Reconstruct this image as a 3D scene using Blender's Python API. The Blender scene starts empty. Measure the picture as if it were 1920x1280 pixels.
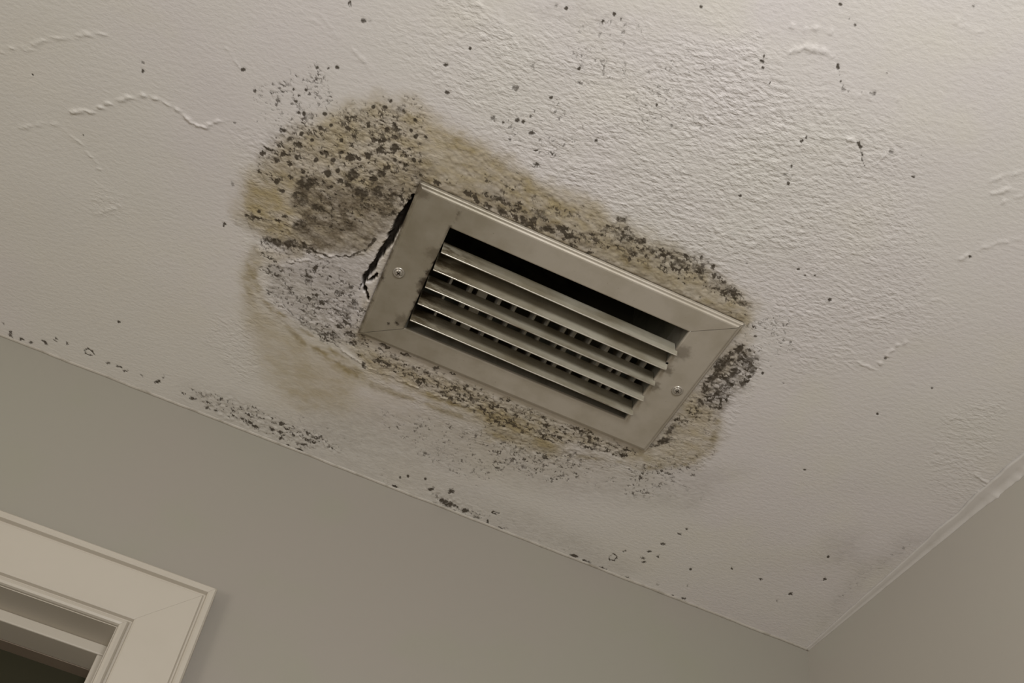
import bpy, bmesh, math
import numpy as np
from mathutils import Matrix, Vector

H = 2.40                                   # ceiling height; back wall is y = 0, right wall is x = 0
scene = bpy.context.scene
C = scene.collection

# ------------------------------------------------------------------ camera
CP, CR, CF, CSX, CSY = ([-0.85232, -1.11154, -1.05065], [[0.922131, -0.346754, 0.171567], [-0.354223, -0.578417, 0.73482], [0.155564, 0.738373, 0.656205]], 2011.33, -156.24, 366.73)
cam_d = bpy.data.cameras.new('camera')
cam = bpy.data.objects.new('camera', cam_d)
C.objects.link(cam)
cam_d.sensor_width = 36.0
cam_d.lens = CF / 1920 * 36.0
cam_d.shift_x = -CSX / 1920
cam_d.shift_y = CSY / 1920
cam_d.clip_start = 0.01
r_, u_, f_ = [Vector(v) for v in CR]
m = Matrix((r_, u_, -f_)).transposed().to_4x4()
m.translation = Vector((CP[0], CP[1], CP[2] + H))
cam.matrix_world = m
scene.camera = cam

# ------------------------------------------------------------------ light
scene.view_settings.view_transform = 'Standard'
scene.view_settings.look = 'None'
scene.view_settings.gamma = 1.0
scene.view_settings.use_curve_mapping = False
scene.view_settings.exposure = 0.0
world = bpy.data.worlds.new('world')
scene.world = world
world.use_nodes = True
bg = world.node_tree.nodes['Background']
bg.inputs['Color'].default_value = (1.0, 0.95, 0.85, 1)
bg.inputs['Strength'].default_value = 0.56


def area(name, loc, target, size, power, col):
    d = bpy.data.lights.new(name, 'AREA')
    d.shape = 'DISK'
    d.size = size
    d.energy = power
    d.color = col
    o = bpy.data.objects.new(name, d)
    C.objects.link(o)
    o.location = loc
    o.rotation_euler = (Vector(target) - Vector(loc)).to_track_quat('-Z', 'Y').to_euler()
    return o


area('room_lamp', (-0.72, -1.62, H - 0.55), (-0.60, -0.70, H), 0.32, 11.2, (0.95, 0.97, 1.0))
area('left_fill', (-2.3, -1.5, H - 1.2), (-0.8, 0.0, H - 0.2), 0.6, 9.0, (1.0, 0.95, 0.88))  # soft fill light added at the left, no source modelled there


# ------------------------------------------------------------------ noise
def vnoise(x, y, seed):
    xi = np.floor(x).astype(np.int64)
    yi = np.floor(y).astype(np.int64)
    fx = x - xi
    fy = y - yi

    def h(a, b):
        n = (a * 374761393 + b * 668265263 + seed * 1442695041) & 0xFFFFFFFF
        n = ((n ^ (n >> 13)) * 1274126177) & 0xFFFFFFFF
        n = ((n ^ (n >> 16)) * 2246822519) & 0xFFFFFFFF
        return ((n ^ (n >> 15)) & 0xFFFFFF) / float(0xFFFFFF)
    sx = fx * fx * fx * (fx * (fx * 6 - 15) + 10)
    sy = fy * fy * fy * (fy * (fy * 6 - 15) + 10)
    a = h(xi, yi)
    b = h(xi + 1, yi)
    c = h(xi, yi + 1)
    d = h(xi + 1, yi + 1)
    return (a + (b - a) * sx) + ((c + (d - c) * sx) - (a + (b - a) * sx)) * sy


def fbm(x, y, seed, octv=3):
    s = 0
    w = 0
    for i in range(octv):
        k = 2.03 ** i
        a = 0.55 ** i
        c, sn = math.cos(0.6 * i + 0.3), math.sin(0.6 * i + 0.3)
        s = s + a * vnoise((x * c - y * sn) * k + 17.3 * i, (x * sn + y * c) * k - 9.1 * i, seed + i * 31)
        w += a
    return s / w


def sstep(a, b, x):
    t = np.clip((x - a) / (b - a), 0, 1)
    return t * t * (3 - 2 * t)


# ------------------------------------------------------------------ mesh helpers
def tag(o, label=None, cat=None, group=None, kind=None):
    if label: o['label'] = label
    if cat: o['category'] = cat
    if group: o['group'] = group
    if kind: o['kind'] = kind
    return o


def obj(name, bm, mat, parent=None, smooth=False, bevel=0):
    me = bpy.data.meshes.new(name)
    bmesh.ops.recalc_face_normals(bm, faces=bm.faces)
    bm.to_mesh(me)
    bm.free()
    me.materials.append(mat)
    if smooth:
        for p in me.polygons:
            p.use_smooth = True
    o = bpy.data.objects.new(name, me)
    C.objects.link(o)
    if parent:
        o.parent = parent
    if bevel:
        b = o.modifiers.new('bevel', 'BEVEL')
        b.width = bevel
        b.segments = 3
        b.limit_method = 'ANGLE'
        b.angle_limit = math.radians(40)
    return o


def box(bm, x0, x1, y0, y1, z0, z1):
    v = [bm.verts.new((x, y, z)) for z in (z0, z1) for x, y in ((x0, y0), (x1, y0), (x1, y1), (x0, y1))]
    for f in ((0, 1, 2, 3), (4, 5, 6, 7), (0, 1, 5, 4), (1, 2, 6, 5), (2, 3, 7, 6), (3, 0, 4, 7)):
        bm.faces.new([v[i] for i in f])


def sweep(bm, stations, closed_profile=True, caps=True):
    """stations: list of equally long lists of points, joined ring to ring"""
    rings = [[bm.verts.new(p) for p in s] for s in stations]
    n = len(rings[0])
    for a, b in zip(rings, rings[1:]):
        for i in range(n if closed_profile else n - 1):
            j = (i + 1) % n
            bm.faces.new((a[i], a[j], b[j], b[i]))
    if caps and closed_profile:
        bm.faces.new(rings[0])
        bm.faces.new(rings[-1])


# ------------------------------------------------------------------ materials
class N:
    def __init__(self, name):
        self.m = bpy.data.materials.new(name)
        self.m.use_nodes = True
        self.t = self.m.node_tree
        self.b = self.t.nodes['Principled BSDF']

    def n(self, kind, **kw):
        q = self.t.nodes.new(kind)
        for k, v in kw.items():
            setattr(q, k, v)
        return q

    def put(self, sock, v):
        if hasattr(v, 'is_output') or isinstance(v, bpy.types.NodeSocket):
            self.t.links.new(v, sock)
        elif isinstance(v, tuple) and len(v) == 3 and sock.type == 'RGBA':
            sock.default_value = (*v, 1)
        else:
            sock.default_value = v

    def math(self, op, a, b=0.0, c=None, clamp=False):
        q = self.n('ShaderNodeMath', operation=op, use_clamp=clamp)
        self.put(q.inputs[0], a)
        self.put(q.inputs[1], b)
        if c is not None:
            self.put(q.inputs[2], c)
        return q.outputs[0]

    def mix(self, f, a, b):
        q = self.n('ShaderNodeMix', data_type='RGBA')
        self.put(q.inputs[0], f)
        self.put(q.inputs[6], a)
        self.put(q.inputs[7], b)
        return q.outputs[2]

    def ss(self, x, a, b):
        q = self.n('ShaderNodeMapRange', interpolation_type='SMOOTHSTEP')
        self.put(q.inputs[0], x)
        q.inputs[1].default_value = a
        q.inputs[2].default_value = b
        return q.outputs[0]

    def pos(self):
        if not hasattr(self, '_p'):
            self._p = self.n('ShaderNodeTexCoord').outputs['Object']
        return self._p

    def noise(self, scale, detail=3, rough=0.55, vec=None, stretch=None, rot=0, dist=0):
        v = vec or self.pos()
        if stretch:
            mp = self.n('ShaderNodeMapping')
            mp.inputs['Scale'].default_value = stretch
            mp.inputs['Rotation'].default_value = (0, 0, rot)
            self.put(mp.inputs[0], v)
            v = mp.outputs[0]
        q = self.n('ShaderNodeTexNoise')
        self.put(q.inputs['Vector'], v)
        q.inputs['Scale'].default_value = scale
        q.inputs['Detail'].default_value = detail
        q.inputs['Roughness'].default_value = rough
        q.inputs['Distortion'].default_value = dist
        return q.outputs[0]

    def bump(self, h, strength, dist, prev=None):
        q = self.n('ShaderNodeBump')
        self.put(q.inputs['Strength'], strength)
        q.inputs['Distance'].default_value = dist
        self.put(q.inputs['Height'], h)
        if prev:
            self.t.links.new(prev, q.inputs['Normal'])
        return q.outputs[0]

    def spots(self, pts, wob=0.004, freq=160):
        """union of soft irregular spots given as (x, y, z, radius)"""
        nz = self.noise(freq, 3, 0.6)
        out = None
        for x, y, z, r in pts:
            d = self.n('ShaderNodeVectorMath', operation='DISTANCE')
            self.put(d.inputs[0], self.pos())
            d.inputs[1].default_value = (x, y, z)
            a = self.math('MULTIPLY_ADD', nz, -wob * 2, d.outputs['Value'])
            a = self.math('ADD', a, wob)
            a = self.ss(a, r, r * 0.25)
            out = a if out is None else self.math('MAXIMUM', out, a)
        return out


def ceiling_material():
    M = N('stained_ceiling_plaster')
    A = M.n('ShaderNodeAttribute', attribute_name='soil')
    sp = M.n('ShaderNodeSeparateColor')
    M.put(sp.inputs[0], A.outputs['Color'])
    stain, grime, mold_and_gap_dark = sp.outputs
    rough = A.outputs['Alpha']
    big = M.noise(2.3, 3, 0.5)
    mid = M.noise(9.0, 3, 0.5)
    fine = M.noise(420, 3, 0.6)
    speck = M.noise(900, 2, 0.6)
    # plain paint with a faint lilac and cream cloudiness of its own
    base = M.mix(M.ss(big, 0.42, 0.62), (0.635, 0.600, 0.545), (0.635, 0.588, 0.562))
    base = M.mix(M.ss(mid, 0.48, 0.80), base, (0.640, 0.600, 0.535))
    base = M.mix(M.math('MULTIPLY', M.ss(fine, 0.55, 0.8), 0.10), base, (0.40, 0.36, 0.30))
    st = M.math('MULTIPLY', stain, M.math('ADD', M.math('MULTIPLY_ADD', mid, 0.7, 0.30), M.math('MULTIPLY', M.noise(70, 4, 0.6), 0.75)))
    col = M.mix(M.math('MINIMUM', st, 0.95), base, (0.355, 0.282, 0.150))
    gm = M.math('MULTIPLY', grime, M.math('MULTIPLY_ADD', fine, 0.9, 0.5), clamp=True)
    col = M.mix(gm, col, (0.135, 0.105, 0.068))
    mm = M.math('ADD', mold_and_gap_dark, M.math('MULTIPLY', M.math('SUBTRACT', speck, 0.5), 0.5))
    mk = M.math('MULTIPLY', M.ss(mm, 0.14, 0.82), M.ss(mold_and_gap_dark, 0.02, 0.15))
    col = M.mix(M.math('MULTIPLY', mk, 0.93), col, (0.044, 0.031, 0.017))
    col = M.mix(M.ss(mold_and_gap_dark, 0.98, 1.15), col, (0.020, 0.013, 0.007))  # shade down the open split put into the colour as near black
    M.put(M.b.inputs['Base Color'], col)
    M.put(M.b.inputs['Roughness'], M.math('MULTIPLY_ADD', mk, 0.3, 0.50))
    M.b.inputs['Specular IOR Level'].default_value = 0.42
    h1 = M.noise(260, 3, 0.55, stretch=(0.55, 1.0, 1.0), rot=0.35)
    h2 = M.noise(900, 2, 0.5)
    s = M.math('MULTIPLY_ADD', rough, 0.85, 0.16)
    nb = M.bump(h1, s, 0.0022)
    nb = M.bump(h2, M.math('MULTIPLY_ADD', mk, 0.4, 0.15), 0.0006, nb)
    M.put(M.b.inputs['Normal'], nb)
    return M.m


def wall_material(name, c1, c2, c3):
    M = N(name)
    a = M.noise(1.9, 2, 0.5)
    b = M.noise(5.0, 3, 0.5)
    col = M.mix(M.ss(a, 0.4, 0.62), c1, c2)
    col = M.mix(M.ss(b, 0.5, 0.75), col, c3)
    M.put(M.b.inputs['Base Color'], col)
    M.b.inputs['Roughness'].default_value = 0.62
    M.put(M.b.inputs['Normal'], M.bump(M.noise(380, 2, 0.5), 0.10, 0.0005))
    return M.m


def paint(name, col, rough=0.5, dirt=0.12, dcol=(0.30, 0.25, 0.18), scale=30, stretch=None):
    M = N(name)
    a = M.noise(scale, 4, 0.6, stretch=stretch)
    c = M.mix(M.math('MULTIPLY', M.ss(a, 0.45, 0.75), dirt), col, dcol)
    M.put(M.b.inputs['Base Color'], c)
    M.b.inputs['Roughness'].default_value = rough
    M.put(M.b.inputs['Normal'], M.bump(M.noise(350, 2, 0.5), 0.08, 0.0004))
    return M.m


M_CEIL = ceiling_material()
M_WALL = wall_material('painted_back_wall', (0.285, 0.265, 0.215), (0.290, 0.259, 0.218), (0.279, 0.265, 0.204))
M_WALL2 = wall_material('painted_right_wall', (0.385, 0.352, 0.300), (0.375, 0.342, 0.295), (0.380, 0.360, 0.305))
M_TRIM = paint('door_casing_paint', (0.455, 0.408, 0.338), 0.38, 0.10, scale=9)
M_CAULK = paint('caulk', (0.44, 0.40, 0.34), 0.45, 0.6, (0.20, 0.17, 0.12), scale=45)
M_DARK_BEYOND = paint('dark_room_beyond', (0.030, 0.027, 0.015), 0.8, 0.1, (0.04, 0.033, 0.02))
M_DARK_BEYOND.node_tree.nodes['Principled BSDF'].inputs['Specular IOR Level'].default_value = 0.1


def frame_material():
    M = N('dirty_painted_aluminium_frame')
    a = M.noise(22, 4, 0.6)
    b = M.noise(90, 4, 0.65, stretch=(1, 1, 1))
    col = M.mix(M.ss(a, 0.38, 0.70), (0.460, 0.408, 0.335), (0.400, 0.350, 0.275))
    # brown film near the left end
    x = M.n('ShaderNodeSeparateXYZ')
    M.put(x.inputs[0], M.pos())
    film = M.math('MULTIPLY', M.ss(x.outputs[0], -0.60, -0.83), 0.60)
    col = M.mix(M.math('MULTIPLY', film, M.math('MULTIPLY_ADD', a, 0.8, 0.6)), col, (0.165, 0.138, 0.082))
    zz = H - 0.006
    smear = M.spots([(-0.770, -0.395, zz, 0.014), (-0.768, -0.345, zz, 0.011),
                     (-0.7745, -0.290, zz, 0.012), (-0.4575, -0.405, zz, 0.016), (-0.458, -0.375, zz, 0.010),
                     (-0.459, -0.345, zz, 0.009), (-0.81, -0.462, zz, 0.012)], 0.010, 130)
    col = M.mix(M.math('MULTIPLY', smear, 0.50), col, (0.085, 0.060, 0.034))
    rust = M.spots([(-0.7665, -0.354, zz, 0.0105), (-0.7660, -0.368, zz, 0.008), (-0.7665, -0.338, zz, 0.006),
                    (-0.7662, -0.384, zz, 0.004), (-0.767, -0.322, zz, 0.0035), (-0.767, -0.308, zz, 0.003),
                    (-0.8155, -0.335, zz, 0.006), (-0.816, -0.300, zz, 0.004), (-0.4640, -0.40, zz, 0.004),
                    (-0.777, -0.2825, zz, 0.0035), (-0.786, -0.2765, zz, 0.0025)], 0.004, 300)
    col = M.mix(M.math('MULTIPLY', rust, 0.92), col, (0.030, 0.017, 0.008))
    edge = M.math('MULTIPLY', M.ss(x.outputs[0], -0.8125, -0.8155), M.ss(b, 0.36, 0.60))
    col = M.mix(M.math('MULTIPLY', edge, 0.75), col, (0.060, 0.040, 0.020))
    edge2 = M.math('MULTIPLY', M.ss(x.outputs[0], -0.7705, -0.7665), M.math('MULTIPLY', M.ss(x.outputs[0], -0.760, -0.7655), M.ss(b, 0.40, 0.62)))
    edge2 = M.math('MULTIPLY', edge2, M.ss(x.outputs[1], -0.2785, -0.2805))
    col = M.mix(M.math('MULTIPLY', edge2, 0.65), col, (0.060, 0.040, 0.020))
    fleck = M.ss(M.noise(330, 2, 0.5), 0.735, 0.77)
    col = M.mix(M.math('MULTIPLY', fleck, 0.5), col, (0.12, 0.09, 0.05))
    M.put(M.b.inputs['Base Color'], col)
    M.b.inputs['Metallic'].default_value = 0.25
    M.put(M.b.inputs['Roughness'], M.math('MULTIPLY_ADD', b, 0.25, 0.38))
    M.put(M.b.inputs['Normal'], M.bump(b, 0.12, 0.0008))
    return M.m


def louver_material():
    M = N('dusty_aluminium_louver')
    a = M.noise(30, 4, 0.6, stretch=(0.4, 1, 1))
    b = M.noise(120, 4, 0.7, stretch=(0.35, 1, 1))
    col = M.mix(M.ss(a, 0.35, 0.70), (0.40, 0.365, 0.285), (0.225, 0.192, 0.130))
    x = M.n('ShaderNodeSeparateXYZ')
    M.put(x.inputs[0], M.pos())
    end = M.math('MULTIPLY', M.ss(x.outputs[0], -0.690, -0.762), M.ss(b, 0.38, 0.58))
    col = M.mix(M.math('MULTIPLY', end, 0.95), col, (0.035, 0.020, 0.009))
    film = M.math('MULTIPLY', M.ss(x.outputs[0], -0.50, -0.75), 0.45)
    col = M.mix(film, col, (0.16, 0.128, 0.075))
    # darker streaks at random over all the blades
    mid = M.math('MULTIPLY', M.ss(b, 0.55, 0.78), 0.35)
    col = M.mix(mid, col, (0.085, 0.062, 0.036))
    M.put(M.b.inputs['Base Color'], col)
    M.b.inputs['Metallic'].default_value = 0.2
    M.b.inputs['Roughness'].default_value = 0.42
    M.put(M.b.inputs['Normal'], M.bump(b, 0.10, 0.0006))
    return M.m


M_FRAME = frame_material()
M_LOUV = louver_material()
M_NOSE = paint('highlit_louver_lip', (0.66, 0.61, 0.52), 0.30, 0.85, (0.12, 0.08, 0.04), 45, (0.3, 1, 1))  # blade edge highlight put into this lighter lip colour
M_NOSE.node_tree.nodes['Principled BSDF'].inputs['Metallic'].default_value = 0.6
M_VANE = paint('dusty_rear_vane', (0.36, 0.34, 0.29), 0.5, 0.5, (0.16, 0.13, 0.09), 80)
M_COLLAR = paint('shade_darkened_collar', (0.20, 0.185, 0.150), 0.5, 0.6, (0.08, 0.065, 0.045), 40)  # inside shade of the throat put into this darker metal colour
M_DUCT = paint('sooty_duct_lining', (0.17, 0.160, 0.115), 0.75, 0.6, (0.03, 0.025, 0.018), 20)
M_SCREW = paint('nickel_screw', (0.50, 0.46, 0.40), 0.3, 0.4, (0.2, 0.15, 0.1), 200)
M_SCREW.node_tree.nodes['Principled BSDF'].inputs['Metallic'].default_value = 0.7
M_SLOT = paint('dark_screw_recess', (0.07, 0.05, 0.035), 0.6)

# ------------------------------------------------------------------ ceiling
# survey of the marks on the ceiling, in millimetres from the room corner
# areas: (s ochre stain | g grey grime | d coarse flecks | e fine flecks | r paint texture, value, feather, outline)
AREAS = [
('s',0.7,19.8,[(-998.8,-334.1),(-999.4,-378.8),(-981.8,-423.0),(-957.8,-471.9),(-920.5,-509.3),(-893.9,-537.7),(-851.4,-551.7),(-809.7,-536.6),(-753.7,-534.1),(-700.3,-526.2),(-642.0,-523.5),(-575.8,-520.5),(-492.8,-513.9),(-415.3,-498.6),(-413.6,-474.7),(-502.6,-485.3),(-590.5,-486.8),(-683.9,-477.1),(-781.0,-479.4),(-815.1,-469.6),(-835.5,-361.8),(-916.4,-320.5),(-976.4,-322.0)]),
('s',0.35,10.8,[(-813.8,-531.4),(-773.6,-537.7),(-709.3,-532.1),(-634.7,-534.3),(-584.1,-523.7),(-620.0,-505.6),(-693.5,-497.8),(-759.5,-504.0),(-802.9,-503.4)]),
('s',0.35,9.3,[(-997.6,-357.5),(-961.0,-390.4),(-938.2,-364.5),(-941.4,-339.7),(-978.1,-329.0)]),
('s',0.45,23.5,[(-964.4,-271.1),(-947.3,-228.2),(-880.7,-189.9),(-790.2,-180.4),(-796.4,-104.4),(-851.8,-84.2),(-905.7,-117.2),(-952.1,-189.3)]),
('s',0.75,13.1,[(-631.3,-196.9),(-598.8,-209.9),(-548.7,-201.0),(-505.9,-192.7),(-511.8,-172.6),(-563.5,-165.2),(-608.7,-161.5)]),
('e',0.45,12.5,[(-412.1,-344.3),(-374.7,-350.4),(-332.1,-281.7),(-338.4,-233.7),(-397.7,-215.0),(-400.1,-244.7),(-401.8,-294.8)]),
('s',0.6,20.4,[(-412.1,-344.3),(-374.7,-350.4),(-341.9,-297.5),(-347.4,-248.7),(-397.7,-215.0),(-431.3,-215.7),(-400.1,-244.7),(-401.8,-294.8)]),
('s',0.4,10.1,[(-781.0,-479.4),(-683.9,-477.1),(-587.3,-480.8),(-413.6,-474.7),(-437.8,-490.9),(-528.7,-495.4),(-625.8,-491.5)]),
('s',0.35,9.8,[(-963.7,-296.4),(-915.4,-316.9),(-934.3,-286.6),(-963.5,-267.4)]),
('s',0.4,19.9,[(-797.4,-225.1),(-674.4,-229.0),(-524.4,-230.7),(-417.0,-232.8),(-465.0,-205.1),(-579.5,-183.5),(-700.1,-179.3),(-786.7,-192.3)]),
('g',0.88,10.4,[(-943.9,-402.5),(-925.1,-421.2),(-894.2,-423.5),(-863.8,-447.0),(-830.0,-458.7),(-815.6,-462.3),(-820.1,-431.0),(-824.4,-406.4),(-831.6,-379.6),(-841.7,-360.2),(-868.2,-338.6),(-899.3,-330.8),(-925.1,-340.1),(-929.6,-368.8)]),
('g',0.55,13.4,[(-869.5,-464.0),(-820.7,-501.5),(-790.9,-488.6),(-814.0,-466.7),(-861.4,-439.7)]),
('g',0.4,13.1,[(-906.6,-309.2),(-833.3,-354.9),(-830.9,-306.3),(-825.4,-256.5),(-797.4,-225.1),(-828.3,-208.5),(-887.4,-214.4),(-936.9,-242.5),(-946.3,-280.5)]),
('g',0.4,9.9,[(-783.3,-485.3),(-737.8,-497.2),(-665.8,-493.6),(-623.6,-500.1),(-600.5,-530.0),(-572.7,-514.7),(-493.0,-525.2),(-420.4,-495.9),(-516.5,-486.0),(-631.7,-477.2),(-727.6,-473.6)]),
('g',0.55,10.0,[(-407.7,-443.6),(-393.0,-442.8),(-369.5,-428.8),(-362.6,-395.7),(-365.6,-335.7),(-392.6,-330.5),(-410.9,-354.7)]),
('g',0.35,10.8,[(-410.4,-242.1),(-417.5,-275.5),(-409.6,-321.0),(-387.5,-328.3),(-386.9,-282.4)]),
('g',0.16,36.2,[(-1002.1,-43.6),(-817.2,-70.9),(-655.5,-60.3),(-491.0,-59.2),(-309.2,-37.6),(-324.0,-0.1),(-546.3,6.6),(-714.1,4.3),(-877.3,-2.9),(-1003.6,-10.5)]),
('g',0.18,33.9,[(-851.8,-84.2),(-631.3,-196.9),(-407.7,-216.0),(-285.3,-276.0),(-302.0,-172.8),(-509.0,-98.2),(-655.5,-60.3),(-808.8,-41.9)]),
('g',0.22,43.2,[(-118.1,-222.4),(-101.2,-245.1),(-68.8,-201.5),(-98.2,-183.1)]),
('g',0.15,26.5,[(-13.3,-52.0),(-29.7,-172.4),(-15.4,-285.3),(-44.4,-279.8),(-55.3,-183.4)]),
('d',0.55,8.5,[(-987.9,-447.5),(-953.3,-477.4),(-923.3,-478.6),(-911.0,-517.0),(-861.5,-546.9),(-829.1,-524.0),(-816.4,-489.9),(-816.2,-472.6),(-862.4,-442.7),(-920.0,-425.1),(-949.8,-396.0),(-986.7,-392.3),(-992.8,-417.7)]),
('d',0.5,6.4,[(-943.9,-402.5),(-925.1,-421.2),(-894.2,-423.5),(-863.8,-447.0),(-830.0,-458.7),(-815.6,-462.3),(-823.4,-422.0),(-846.6,-395.2),(-899.1,-353.2),(-925.9,-355.3)]),
('d',0.8,5.0,[(-768.1,-478.7),(-717.8,-495.1),(-664.4,-490.6),(-623.0,-498.9),(-603.9,-530.4),(-575.2,-513.4),(-533.1,-514.6),(-493.0,-525.2),(-431.4,-502.3),(-413.9,-491.2),(-464.2,-489.3),(-517.2,-487.2),(-588.9,-483.8),(-631.7,-477.2),(-680.6,-469.8),(-726.3,-470.6)]),
('d',0.95,5.7,[(-406.9,-442.3),(-395.4,-443.3),(-374.9,-434.8),(-365.1,-422.1),(-363.5,-397.1),(-367.7,-369.0),(-373.0,-341.5),(-393.2,-340.1),(-408.4,-353.2)]),
('d',0.5,7.7,[(-406.5,-347.4),(-381.5,-361.3),(-371.7,-327.2),(-386.4,-313.8),(-394.4,-262.1),(-411.8,-244.6),(-411.7,-278.8)]),
('d',0.72,5.6,[(-791.8,-230.0),(-746.8,-225.7),(-674.4,-229.0),(-601.1,-232.3),(-525.6,-233.2),(-465.2,-235.6),(-422.3,-235.3),(-431.3,-215.7),(-486.7,-201.5),(-551.7,-190.6),(-628.4,-190.1),(-684.0,-196.5),(-736.8,-197.7),(-784.6,-208.1)]),
('d',0.42,6.8,[(-1003.9,-327.7),(-982.2,-346.3),(-939.2,-356.3),(-922.2,-341.5),(-893.1,-332.4),(-927.2,-310.9),(-960.4,-310.2),(-994.9,-316.6)]),
('d',0.38,7.5,[(-850.0,-279.1),(-836.8,-303.3),(-825.4,-256.5),(-797.4,-225.1),(-768.0,-202.5),(-828.3,-208.5),(-888.5,-218.5),(-880.0,-263.4)]),
('d',0.55,8.7,[(-997.2,-37.8),(-935.2,-50.7),(-872.3,-45.4),(-811.7,-51.7),(-766.1,-31.7),(-823.6,-10.3),(-917.9,-8.5),(-973.9,-16.1)]),
('d',0.45,9.3,[(-653.0,-31.6),(-605.1,-35.2),(-574.8,-21.7),(-530.5,-16.1),(-564.2,4.3),(-615.3,2.5)]),
('d',0.25,5.9,[(-797.8,-675.3),(-755.1,-702.8),(-699.9,-714.8),(-697.5,-699.7),(-747.6,-687.5)]),
('e',0.55,10.5,[(-1011.4,-494.7),(-954.9,-545.7),(-905.7,-500.2),(-932.3,-467.6),(-1007.1,-451.6)]),
('e',0.55,10.4,[(-923.9,-520.4),(-855.3,-562.2),(-826.1,-532.0),(-877.3,-487.5),(-932.3,-467.6)]),
('e',0.52,12.3,[(-789.2,-575.0),(-715.7,-622.2),(-679.2,-608.9),(-693.0,-550.3),(-750.7,-555.3)]),
('e',0.44,13.5,[(-752.5,-674.3),(-711.2,-715.0),(-596.7,-713.3),(-569.1,-649.4),(-627.8,-614.7),(-708.6,-643.5)]),
('e',0.5,13.3,[(-432.0,-498.0),(-376.6,-502.7),(-335.5,-473.7),(-355.4,-418.3),(-406.6,-452.9)]),
('e',0.4,16.9,[(-415.0,-200.4),(-320.8,-244.1),(-280.3,-198.0),(-314.2,-165.5),(-397.2,-152.4)]),
('e',0.5,13.6,[(-592.9,-142.7),(-489.4,-191.1),(-457.7,-175.5),(-487.9,-122.7),(-556.2,-94.5)]),
('e',0.5,18.7,[(-760.4,-135.2),(-636.6,-172.7),(-538.8,-162.7),(-574.0,-59.8),(-642.3,-68.0),(-732.1,-96.9)]),
('e',0.6,12.4,[(-797.7,-505.9),(-700.2,-512.3),(-584.5,-512.5),(-437.2,-511.3),(-386.7,-454.9),(-503.0,-508.6),(-692.2,-494.9),(-781.0,-479.4)]),
('e',0.65,14.5,[(-983.9,-326.1),(-879.4,-331.3),(-820.2,-294.7),(-788.6,-220.4),(-855.6,-203.3),(-934.9,-234.6)]),
('e',0.35,18.2,[(-1003.0,-48.4),(-790.7,-85.8),(-682.1,-44.8),(-479.4,-34.0),(-297.7,-16.7),(-364.0,25.2),(-629.0,10.7),(-827.7,3.8),(-985.9,1.7)]),
('e',0.4,14.2,[(-7.1,-56.1),(-28.7,-159.3),(-19.9,-270.1),(-21.0,-281.9),(-52.2,-224.8),(-45.6,-134.4)]),
('e',0.3,19.4,[(-1024.9,-395.0),(-975.5,-446.7),(-925.9,-355.3),(-992.5,-306.0)]),
('e',0.35,8.8,[(-499.0,-645.2),(-487.4,-682.5),(-475.1,-682.3),(-462.2,-637.0),(-482.4,-620.3)]),
('e',0.35,9.9,[(-444.8,-523.1),(-406.5,-565.8),(-371.3,-572.6),(-371.0,-553.6),(-411.9,-524.5)]),
('r',0.55,80.6,[(-890.0,-610.8),(-634.7,-728.7),(-401.3,-730.2),(-238.0,-567.8),(-318.2,-438.6),(-439.7,-493.9),(-771.3,-532.2)]),
('r',0.45,39.6,[(-735.3,-588.3),(-594.0,-708.9),(-428.6,-686.0),(-420.1,-566.3),(-545.6,-524.8),(-708.1,-529.3)]),
('r',0.5,20.3,[(-638.5,-716.0),(-582.0,-753.0),(-521.4,-714.4),(-554.7,-674.7),(-605.7,-680.3)]),
('r',0.4,10.3,[(-889.2,-655.1),(-831.4,-676.0),(-789.8,-657.1),(-749.2,-618.4),(-786.8,-624.4),(-840.8,-644.7)]),
('r',0.35,39.2,[(-1020.7,-431.6),(-839.3,-551.2),(-809.8,-472.3),(-830.8,-216.6),(-945.8,-192.7)]),
('r',0.35,29.4,[(-143.0,-460.7),(-104.2,-519.9),(-21.5,-408.4),(-20.7,-341.8),(-85.1,-371.0)]),
('r',0.3,20.6,[(-1159.5,-296.1),(-1121.1,-296.2),(-1123.0,-264.1),(-1161.2,-256.8)]),
('r',0.35,19.9,[(-992.1,-177.5),(-945.8,-192.7),(-914.5,-122.6),(-934.4,-80.8),(-989.7,-131.4)]),
('s',0.55,7.6,[(-823.7,-475.9),(-690.8,-492.0),(-559.6,-491.1),(-409.9,-485.1),(-413.9,-453.3),(-808.4,-451.5)]),
('s',0.35,11.0,[(-838.2,-240.6),(-783.9,-183.9),(-631.3,-196.9),(-417.4,-219.3),(-399.2,-243.1),(-426.1,-249.3),(-799.2,-252.2)]),
('s',0.4,10.1,[(-428.9,-225.9),(-401.1,-225.4),(-386.7,-454.9),(-413.6,-474.7),(-424.0,-469.2)]),
('s',0.4,9.6,[(-818.5,-223.3),(-828.7,-341.0),(-825.8,-464.4),(-807.5,-466.3),(-794.0,-236.4)]),
('g',0.35,6.3,[(-823.7,-475.9),(-751.0,-483.6),(-622.8,-485.6),(-417.6,-481.0),(-413.9,-453.3),(-808.4,-451.5)]),
('d',0.35,3.8,[(-799.2,-477.5),(-686.7,-483.1),(-554.6,-482.0),(-417.6,-481.0),(-420.0,-462.9),(-805.3,-460.3)]),
('e',0.5,7.8,[(-810.0,-241.8),(-677.7,-237.1),(-422.3,-235.3),(-424.3,-217.5),(-671.2,-220.8),(-804.9,-225.8)]),
('d',0.4,7.5,[(-863.4,-445.8),(-814.2,-484.1),(-770.4,-484.6),(-800.7,-448.1),(-824.4,-406.4)]),
('g',0.45,7.8,[(-940.3,-407.9),(-919.0,-422.0),(-899.5,-398.8),(-900.9,-336.5),(-925.1,-340.1),(-937.8,-379.8)]),
('g',0.45,8.2,[(-963.0,-320.9),(-921.2,-338.1),(-888.3,-338.9),(-891.0,-325.3),(-933.1,-307.9)]),
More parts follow.
